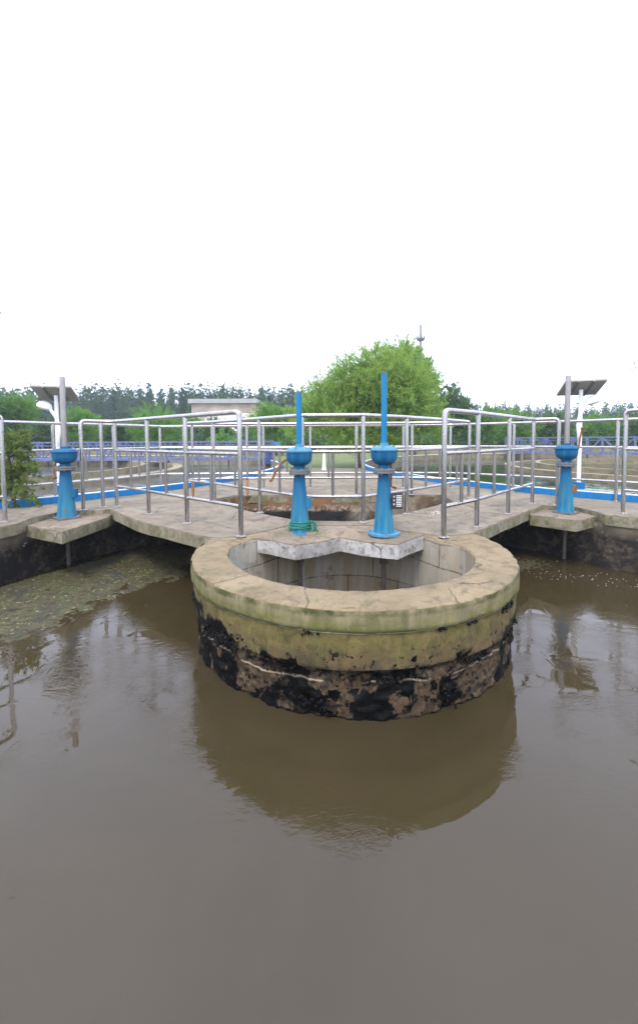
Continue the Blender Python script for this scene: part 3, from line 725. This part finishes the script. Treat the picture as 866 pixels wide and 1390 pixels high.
for _ in range(330):
    x = random.uniform(min(xs), max(xs)); y = random.uniform(min(ys), max(ys))
    if inside(x, y):
        s = random.uniform(.003, .008); blob((x, y, -.594), s, (random.uniform(.7, 1.8), 1, .5))
tag(mb.build('floating_debris', 'debris' if 'debris' in M else 'bird_lime'), 'pale bits of litter and foam scattered over the scum', 'debris', kind='stuff')
bpy.data.objects['floating_debris'].data.materials[0] = simple('debris', (.20, .17, .08), .8, 0, .8, 12, .2)
mb = MB(); random.seed(5)
for _ in range(80):
    u = random.uniform(700, 868); v = random.gauss(781+(u-760)*.12, 5)
    p = P(u, v, -.6); blob((p.x, p.y, -.599), random.uniform(.0015, .0045), (1.6, 1, .3))
for _ in range(26):
    u = random.uniform(5, 860); v = random.uniform(790, 900); p = P(u, v, -.6); 
    if (p.xy-WC).length > RO+.05: blob((p.x, p.y, -.5995), random.uniform(.0006, .0006+.0016*min(1, (p.y/2.2))), (1.5, 1, .3))
tag(mb.build('foam_flecks', 'bird_lime'), 'tiny pale foam flecks drifting on the brown water', 'foam', kind='stuff')
mb = MB(); random.seed(8)
for _ in range(260):
    a = random.gauss(0, 1); p = P(712+a*14, 767+random.gauss(0, 3.5), -.6); blob((p.x, p.y, -.597), random.uniform(.005, .014), (1.4, 1, .35))
tag(mb.build('green_scum', 'scum'), 'green weed floating in the dark under the right bridge', 'weed', kind='stuff')
mb = MB(); random.seed(9)
for _ in range(60):
    p = P(random.gauss(592, 12), 695-random.gauss(0, 2.5), 0); 
    if p.y < 4.95: blob((p.x, p.y, .003), random.uniform(.003, .009), (1.4, 1, .5))
tag(mb.build('bird_lime', 'bird_lime'), 'white crumbs and droppings scattered on the walkway edge by the pit', 'droppings', kind='stuff')

# ------------------------------------------------------------------ solar lamps
def solar_lamp(loc, rz, label, mirror=1, tilt=23, group='white solar lamps', s=1):
    root = empty('solar_lamp', loc, 0, label=label, cat='solar lamp', group=group); root.scale = (s, s, s)
    m = MB(); m.tube([(0, 0, 0), (0, 0, 1.47)], .027, 14); m.build('pole', 'white_paint', root, smooth=50)
    m = MB(); m.box((0, 0, .05), (.12, .12, .1)); m.build('foot', 'curb_blue', root, bevel=.004)
    mt = Matrix.Rotation(rz, 4, 'Z') @ Matrix.Rotation(R(-tilt), 4, 'X')
    m = MB(); m.box((0, 0, 1.50), (.53, .42, .03), m=mt); pn = m.build('solar_panel', 'panel_back', root, bevel=.003)
    m = MB(); c = mt @ Vector((0, 0, .017)); m.box((c.x, c.y, 1.50+c.z), (.50, .39, .004), m=mt); m.build('cell_sheet', 'panel_cell', pn)
    for s_ in (-1, 1):
        m = MB(); c = mt @ Vector((s_*.10, 0, -.022)); m.box((c.x, c.y, 1.50+c.z), (.03, .42, .018), m=mt); m.build('bracket', 'grey_iron', pn)
    k = mirror
    m = MB(); m.tube(fillet([(0, 0, .68), (-.035*k, -.03, .80), (-.055*k, -.03, .96), (-.02*k, -.03, 1.12), (.07*k, -.03, 1.25)], .08, 5), [.012]+[.026]*0+[.024]*99 if False else .023, 12); m.build('arm', 'white_paint', root, smooth=50)
    m = MB(); m.lathe([(.0, -.022), (.045, -.02), (.078, -.008), (.08, .004), (.06, .022), (.03, .032), (0.001, .034)], 20)
    hd = m.build('lamp_head', 'white_paint', root, smooth=60); hd.scale = (1.45, .9, 2.4); hd.location = (.16*k, -.03, 1.30); hd.rotation_euler = (0, R(-18)*k, 0)
    return root
p = P(785, 671, .0); solar_lamp((p.x, p.y+.0, .085), R(-14), 'white solar lamp behind the weathered blue valve on the right', 1)
p = P(78, 676, .0); solar_lamp((p.x-.02, p.y+.08, .085), R(14), 'white solar lamp behind the blue valve on the left', -1, s=.97)
for (u, Y, lab) in ((147, 30, 'tiny far solar lamp seen between the posts of the left bridge railing'), (325, 26, 'tiny far solar lamp in front of the pale building'), (404, 30, 'tiny far solar lamp beside the short blue rod'), (657, 34, 'tiny far solar lamp behind the right corner post'), (838, 30, 'tiny far solar lamp beyond the right clarifier tank')):
    p = PY(u, Y, 600); solar_lamp((p.x, p.y, -.03), R(10), lab, -1 if u < 400 else 1, group='far solar lamps', s=1.15)
root = empty('garden_light', tuple(PY(440, 11, 637).xy)+(-.03,), label='white tapered garden light standing on the lawn between the blue valves', cat='garden light')
m = MB(); m.lathe([(.07, 0), (.07, .03), (.055, .05), (.035, .45), (.03, .5)], 16); m.build('post', 'white_paint', root, smooth=50)
m = MB(); m.lathe([(.03, .5), (.055, .52), (.05, .58), (.02, .62)], 16); m.build('lamp_head', 'pale_blue_paint', root, smooth=50)

# mast with round service platform
p = PY(570, 70, 597); mast = empty('light_mast', (p.x, p.y, -.03), label='thin tall mast with a round platform rising behind the big willow', cat='mast')
m = MB(); m.tube([(0, 0, 0), (0, 0, 20.8)], [.30, .17], 10); m.build('pole', 'grey_iron', mast)
m = MB(); m.lathe([(.5, 18.0), (.75, 18.3), (.75, 18.38), (.3, 18.38)], 20); m.build('platform', 'grey_iron', mast)
for k in range(8):
    a = R(45*k); m = MB(); m.box((.72*math.cos(a), .72*math.sin(a), 18.6), (.14, .2, .35), a); m.build('floodlight', 'grey_iron', mast)

# ------------------------------------------------------------------ buildings
def PX(u, Y): return PY(u, Y, 600).x
b = empty('building', (0, 0, 0), label='pale flat roofed building with a stained brown upper band behind the trees', cat='building')
x0, x1, Y = PX(260, 45), PX(347, 45), 45
m = MB(); m.box(((x0+x1)/2, Y+4, 1.95), (x1-x0, 8, 3.9)); m.build('wall', 'white_wall', b)
m = MB(); m.box(((x0+x1)/2, Y+4, 4.45), (x1-x0-.1, 7.9, 1.12)); m.build('upper_band', 'brown_band', b)
m = MB(); m.box(((x0+x1)/2, Y+4, 5.25), (x1-x0+.5, 8.5, .5)); m.build('roof', 'roof_grey', b, bevel=.02)
for (u0, u1, v0, v1) in ((262, 271, 588, 599), (276, 291, 588, 599), (332, 340, 589, 600), (343, 353, 589, 600)):
    a = PY(u0, Y-.03, v0); c = PY(u1, Y-.03, v1)
    m = MB(); m.box(((a.x+c.x)/2, Y-.02, (a.z+c.z)/2), (c.x-a.x+.16, .08, a.z-c.z+.16)); w = m.build('window', 'white_paint', b)
    m = MB()
    for k in range(2):
        ww = (c.x-a.x)/2; m.box((a.x+ww*(k+.5), Y-.07, (a.z+c.z)/2), (ww-.08, .03, a.z-c.z))
    m.build('pane', 'window_glass', w)
b = empty('shelter', (0, 0, 0), label='small blue roofed open shelter among the trees at far left', cat='shelter')
c = PY(56, 28, 586); m = MB(); m.add([(c.x-.65, 27.3, 1.22), (c.x+.65, 27.3, 1.22), (c.x+.65, 28.7, 1.22), (c.x-.65, 28.7, 1.22), (c.x-.45, 28, 1.45), (c.x+.45, 28, 1.45)], [(0, 1, 5, 4), (1, 2, 5), (2, 3, 4, 5), (3, 0, 4), (0, 3, 2, 1)]); m.build('roof', 'blue_roof', b)
for sx in (-.55, .55):
    for sy in (27.4, 28.6):
        m = MB(); m.tube([(c.x+sx, sy, -.03), (c.x+sx, sy, 1.22)], .03, 8); m.build('post', 'white_paint', b)

# ------------------------------------------------------------------ trees
def crown(mat, blobs, n, leafs, ratio, droop, seed, jitter=.35, name='crown', wisp=0):
    rnd = random.Random(seed); mb = MB(); tot = sum(b[1][0]*b[1][1]*b[1][2] for b in blobs); vs = []; fs = []
    for (c, rad) in blobs:
        c = Vector(c); k = int(n*rad[0]*rad[1]*rad[2]/tot); clumps = max(4, k//34)
        for _ in range(clumps):
            while True:
                d = Vector((rnd.gauss(0, 1), rnd.gauss(0, 1), rnd.gauss(0, 1))).normalized()
                rr = rnd.random()**.42
                if nz(d*2+c, 1.3, seed) > -.22 or rr < .7: break
            rr *= 1+.22*nz(d*3+c, 1.1, seed+3)
            cc = c+Vector((d.x*rad[0], d.y*rad[1], d.z*rad[2]))*rr
            ax = (Vector((d.x, d.y, d.z*.6-droop+rnd.uniform(-.2, .3)))+Vector((rnd.gauss(0, .35), rnd.gauss(0, .35), rnd.gauss(0, .35)))).normalized()
            L = (rad[0]*.34)*rnd.uniform(.6, 1.3)*(1+wisp)
            for i in range(34):
                tt = rnd.random(); s = rad[0]*.085*rnd.random()*(1.1-.5*tt)
                o = cc+ax*L*(tt-.3)+Vector((rnd.gauss(0, 1), rnd.gauss(0, 1), rnd.gauss(0, 1)))*s
                o.z -= droop*L*tt*tt*.5
                la = (ax+Vector((rnd.gauss(0, .6), rnd.gauss(0, .6), rnd.gauss(0, .6)-droop*.5))).normalized()
                lb = la.cross(Vector((rnd.gauss(0, 1), rnd.gauss(0, 1), rnd.gauss(0, 1)))).normalized()
                l = leafs*rnd.uniform(.6, 1.3); w = l*ratio
                q = len(vs); vs += [tuple(o), tuple(o+la*l*.5+lb*w*.5), tuple(o+la*l), tuple(o+la*l*.5-lb*w*.5)]; fs.append((q, q+1, q+2, q+3))
    me = bpy.data.meshes.new(name); me.from_pydata(vs, [], fs); me.materials.append(M[mat])
    o = bpy.data.objects.new(name, me); col.objects.link(o); return o
def trunk(root, h, r, limbs, seed, top=None):
    rnd = random.Random(seed); m = MB(); lean = Vector((rnd.uniform(-.05, .05), rnd.uniform(-.05, .05), 1))
    path = [Vector((0, 0, -.05))+lean*h*t+Vector((nz((t*3, seed, 0)), nz((0, t*3, seed)), 0))*.05*h*t for t in (0, .15, .35, .55, .75, 1)]
    m.tube(path, [r*1.25, r, r*.85, r*.7, r*.5, r*.2], 10)
    for i in range(limbs):
        t = rnd.uniform(.35, .85); b = path[0].lerp(path[-1], t); a = rnd.uniform(0, 2*PI); L = h*rnd.uniform(.3, .55)
        e = Vector((math.cos(a), math.sin(a), rnd.uniform(.5, 1.2)))
        m.tube([b, b+e*L*.4, b+e*L*.75+Vector((0, 0, .06*L)), b+e*L], [r*.42, r*.3, r*.18, r*.06], 6)
    return m.build('trunk', 'bark', root, smooth=60)
def tree(x, y, h, tr, blobs, mat, n, leafs, ratio, droop, seed, label, cat='tree', group=None, limbs=6, z=-.03, wisp=0):
    root = empty('tree', (x, y, z), label=label, cat=cat, group=group)
    trunk(root, h, tr, limbs, seed); c = crown(mat, blobs, n, leafs, ratio, droop, seed, wisp=wisp); c.parent = root; return root
# the big willow behind the valves
W = 12.0; bx = PX(486, W)
def wb(u, v, r): p = PY(u, W, v); return ((p.x-bx, random.uniform(-.3, .4), p.z+.03), (r*W/538, r*W/538*.9, r*W/538*.85))
random.seed(2)
tw = tree(bx, W, 1.9, .085, [wb(500, 535, 50), wb(455, 548, 40), wb(545, 540, 42), wb(530, 508, 36), wb(485, 512, 30), wb(430, 558, 28), wb(568, 565, 30), wb(470, 582, 36), wb(530, 582, 38), wb(540, 488, 20), wb(562, 480, 15), wb(502, 490, 18), wb(448, 524, 18), wb(586, 545, 16), wb(408, 578, 24), wb(592, 582, 22), wb(522, 472, 10), wb(578, 500, 12), wb(549, 466, 10), wb(470, 500, 12)],
          'leaf_willow', 100000, .11, .22, -.30, 21, 'large bright green willow towering behind the two blue rods', wisp=1.3, limbs=9)
tw.name = 'willow_tree'
W2 = 19.0
def wb2(u, v, r, W=W2, b0=0): p = PY(u, W, v); return ((p.x-b0, random.uniform(-.4, .4), p.z+.03), (r*W/538, r*W/538*.9, r*W/538*.95))
b0 = PX(560, W2)
t2 = tree(b0, W2, 3.6, .13, [wb2(545, 482, 18, b0=b0), wb2(566, 496, 18, b0=b0), wb2(530, 492, 16, b0=b0), wb2(578, 520, 18, b0=b0), wb2(555, 520, 32, b0=b0)], 'leaf_light', 26000, .13, .28, -.15, 22, 'taller tree rising just behind the big willow', wisp=.5)
b0 = PX(612, 26)
t3 = tree(b0, 26, 3.0, .13, [wb2(614, 538, 18, 26, b0), wb2(602, 548, 16, 26, b0), wb2(626, 550, 12, 26, b0), wb2(612, 566, 28, 26, b0)], 'leaf_mid', 20000, .15, .34, -.1, 23, 'dark round tree to the right of the big willow', wisp=.4)
# light bushy trees in the middle distance: unique crowns for each
lights = [(-25, 552, 44, 21, 'leaf_mid', 'dark bushy tree cut by the left edge of the picture'),
          (22, 553, 30, 22, 'leaf_light', 'light bushy tree left of the left solar lamp'),
          (112, 572, 26, 24, 'leaf_light', 'low light tree just right of the left solar lamp'),
          (212, 567, 38, 23, 'leaf_light', 'rounded light green tree left of the pale building'),
          (374, 565, 33, 22, 'leaf_light', 'rounded light green tree left of the short blue rod'),
          (300, 583, 22, 30, 'leaf_mid', 'dark low tree in front of the pale building'),
          (262, 580, 20, 34, 'leaf_light', 'light shrubby tree hiding the left corner of the pale building'),
          (342, 577, 17, 34, 'leaf_light', 'light shrubby tree hiding the right corner of the pale building'),
          (655, 572, 26, 25, 'leaf_light', 'light tree behind the right corner post'),
          (702, 574, 30, 26, 'leaf_light', 'bright tree midway between corner post and right valve'),
          (752, 576, 27, 26, 'leaf_mid', 'mid green tree just left of the right valve rod'),
          (812, 578, 30, 26, 'leaf_light', 'yellowish green tree right of the right solar lamp'),
          (868, 578, 32, 24, 'leaf_mid', 'mid green tree cut by the right edge of the picture'),
          (160, 585, 24, 26, 'leaf_mid', 'dark low tree left of the rounded light green tree'),
          (60, 585, 26, 27, 'leaf_mid', 'dark low tree behind the left solar lamp')]
for i, (u, v, r, Y, mt, lab) in enumerate(lights):
    b0 = PX(u, Y); random.seed(i+40); bl = []
    for k in range(5):
        bl.append(wb2(u+random.uniform(-.5, .5)*r, v+random.uniform(-.15, .5)*r, r*random.uniform(.5, .75), Y, b0))
    bl.append(wb2(u, v+r*.35, r*.85, Y, b0))
    tree(b0, Y, 2.2, .1, bl, mt, 20000, .10*Y/22, .33, -.1, 60+i, lab, group='bushy trees beyond the clarifiers', wisp=.2)
# continuous understory so that the ground line is closed
rnd = random.Random(5); shr = []
prot = []
for k in range(3):
    rt = empty('shrub', (0, 0, -.03), cat='shrub'); c = crown(['leaf_mid', 'leaf_dark', 'leaf_light'][k], [((rnd.uniform(-.9, .9), rnd.uniform(-.4, .4), rnd.uniform(.5, 1.0)), (.9, .8, .75)) for _ in range(5)], 5200, .15, .4, .1, 80+k); c.name = 'foliage'; c.parent = rt; prot.append(rt)
    m = MB(); m.tube([(0, 0, 0), (.05, 0, .5), (.1, 0, .9)], [.06, .05, .02], 7); m.build('stem', 'bark', rt)
i = 0
for u in list(range(-60, 420, 33))+list(range(425, 940, 36)):
    k = i % 3; o = prot[k] if i < 3 else copy_tree(prot[k])
    Y = 30+rnd.uniform(-1.5, 2.5); o.location = (PX(u, Y), Y, -.03); s = rnd.uniform(.75, 1.15); o.scale = (s*1.25, s, s*1.05); o.rotation_euler.z = rnd.uniform(0, 6)
    tag(o, '%s shrub in the hedge line below the far tree wall' % ['mid green', 'dark green', 'light green'][k], 'shrub', 'shrubs of the far hedge line: '+['mid', 'dark', 'light'][k]); i += 1
# far wall of tall trees
pr = []
for k in range(5):
    rt = empty('forest_tree', (0, 0, -.03)); rr = random.Random(k+9); bl = []
    H = 9.5; wd = [1.5, 1.9, 1.3, 2.2, 1.7][k]
    for j in range(14):
        t = j/13; w_ = wd*(1-.80*t**1.2)*rr.uniform(.8, 1.15)
        bl.append(((rr.uniform(-.2, .2), rr.uniform(-.2, .2), .9+t*(H-1.5)), (w_*.9, w_*.9, .85)))
    c = crown('leaf_dark' if k % 2 else 'leaf_blue', bl, 34000, .17, .45, -.3, 100+k); c.parent = rt
    m = MB(); m.tube([(0, 0, 0), (0, 0, 4), (.1, 0, 8.4)], [.16, .12, .03], 7); m.build('trunk', 'bark', rt); pr.append(rt)
i = 0; rnd = random.Random(77)
def topv(u): return 524 if u < 110 else (518 if u < 330 else (520 if u < 420 else (538 if u < 640 else 545)))
for row in range(3):
    u = -70+row*7
    while u < 940:
        Y = 58+row*6+rnd.uniform(-2, 2)+(14 if u > 560 else 0)
        k = rnd.randrange(5); o = pr[k] if i < 5 and not pr[k].get('used') else copy_tree(pr[k])
        if o is pr[k]: o['used'] = 1
        h = PY(u, Y, topv(u)+rnd.uniform(-3, 8)).z; s = h/9.6
        o.location = (PX(u, Y), Y, -.03); o.scale = (s*rnd.uniform(.9, 1.25), s, s); o.rotation_euler.z = rnd.uniform(0, 6)
        sect = ('left of the pale building' if u < 250 else 'behind the pale building' if u < 360 else 'behind the big willow' if u < 600 else 'beyond the right clarifier tank')
        tag(o, 'tall dark tree in the far tree wall '+sect, 'tree', 'far tree wall '+sect); i += 1
        u += rnd.uniform(11, 17)
for o in pr:
    if not o.get('used'):
        for ch in list(o.children): bpy.data.objects.remove(ch)
        bpy.data.objects.remove(o)
for o in bpy.data.objects:
    if 'used' in o: del o['used']
# young tree at the left rim, and the crowns that overhang both sides of the picture
p = (-3.85, 4.985)
bl = [((.04, 0, .30), (.24, .2, .3)), ((-.08, .05, .60), (.24, .2, .28)), ((.10, 0, .50), (.18, .16, .2)), ((0, 0, .82), (.2, .2, .18))]
r_ = tree(p[0], p[1], 1.0, .025, bl, 'leaf_yellow', 6500, .055, .25, .3, 31, 'young feathery yellow green tree at the left rim behind the railing', limbs=5, z=0, wisp=.6)
def side_tree(x, y, sgn, label, seed, blobs):
    tree(x, y, 5.0, .12, blobs, 'leaf_mid', 13000, .085, .2, .5, seed, label, limbs=2, wisp=.5)
side_tree(-6.2, 4.6, -1, 'tall willow left of the frame with only its leaf tips in view', 33,
          [((-.3, 0, 4.0), (1.3, 1.4, 1.6)), ((1.30, .2, 2.35), (.85, .9, .55)), ((-1.0, .5, 4.6), (1.5, 1.5, 1.5)), ((-.4, .3, 5.2), (1.2, 1.3, 1.2))])
side_tree(6.9, 5.0, 1, 'tall willow right of the frame with only its leaf tips in view', 34,
          [((.2, 0, 4.2), (1.3, 1.4, 1.6)), ((-1.75, .2, 2.3), (.85, .9, .5)), ((.6, .5, 4.8), (1.6, 1.5, 1.5)), ((-.2, -.8, 5.4), (1.4, 1.3, 1.2))])

# ------------------------------------------------------------------ air
hz = bpy.data.materials.new('air'); hz.use_nodes = True; hn = hz.node_tree; hn.nodes.remove(hn.nodes['Principled BSDF'])
pv = hn.nodes.new('ShaderNodeVolumePrincipled'); pv.inputs['Color'].default_value = (.86, .93, 1, 1); pv.inputs['Density'].default_value = .0017; pv.inputs['Anisotropy'].default_value = .2
hn.links.new(pv.outputs[0], hn.nodes['Material Output'].inputs['Volume']); M['air'] = hz
mb = MB(); mb.box((0, 190, 10.5), (1010, 630, 25)); tag(mb.build('haze', 'air'), 'thin pale haze in the air', kind='stuff')
# ------------------------------------------------------------------ light, sky, camera
w = bpy.data.worlds.new('World'); scn.world = w; w.use_nodes = True; nt = w.node_tree; bg = nt.nodes['Background']
sky = nt.nodes.new('ShaderNodeTexSky'); sky.sky_type = 'NISHITA'; sky.sun_disc = False
EL, AZ = R(58), R(200)
sky.sun_elevation = EL; sky.sun_rotation = AZ; sky.air_density = 1; sky.dust_density = 3; sky.ozone_density = 1
hs = nt.nodes.new('ShaderNodeHueSaturation'); hs.inputs['Saturation'].default_value = .35
nt.links.new(sky.outputs[0], hs.inputs['Color'])
mx = nt.nodes.new('ShaderNodeMix'); mx.data_type = 'RGBA'; mx.inputs[0].default_value = .72
nt.links.new(hs.outputs[0], mx.inputs[6]); mx.inputs[7].default_value = (12.6, 13.55, 17.4, 1)   # even cloud layer
nt.links.new(mx.outputs[2], bg.inputs['Color']); bg.inputs['Strength'].default_value = .12
sd = bpy.data.lights.new('sun', 'SUN'); sd.energy = 1.4; sd.angle = R(14); sd.color = (1, .96, .9)
so = bpy.data.objects.new('sun', sd); col.objects.link(so)
dirv = Vector((math.sin(AZ)*math.cos(EL), math.cos(AZ)*math.cos(EL), math.sin(EL)))
so.rotation_euler = dirv.to_track_quat('Z', 'Y').to_euler()
cam = bpy.data.cameras.new('camera'); co = bpy.data.objects.new('camera', cam); col.objects.link(co); scn.camera = co
f, pit_, ro, H = 538.02, .0467960, -.0052506, .83539
F = Vector((0, math.cos(pit_), -math.sin(pit_))); Rr = Vector((1, 0, 0)); U = Rr.cross(F)
R2 = Rr*math.cos(ro)+U*math.sin(ro); U2 = -Rr*math.sin(ro)+U*math.cos(ro)
co.matrix_world = Matrix(((R2.x, U2.x, -F.x, 0), (R2.y, U2.y, -F.y, 0), (R2.z, U2.z, -F.z, H), (0, 0, 0, 1)))
cam.sensor_fit = 'HORIZONTAL'; cam.sensor_width = 36; cam.lens = 36*f/866; cam.shift_y = -(695-622)/866
cam.clip_start = .05; cam.clip_end = 2000
vs = scn.view_settings; vs.view_transform = 'Standard'; vs.look = 'None'; vs.gamma = 1; vs.exposure = .80; vs.use_curve_mapping = False
scn.cycles.max_bounces = 8
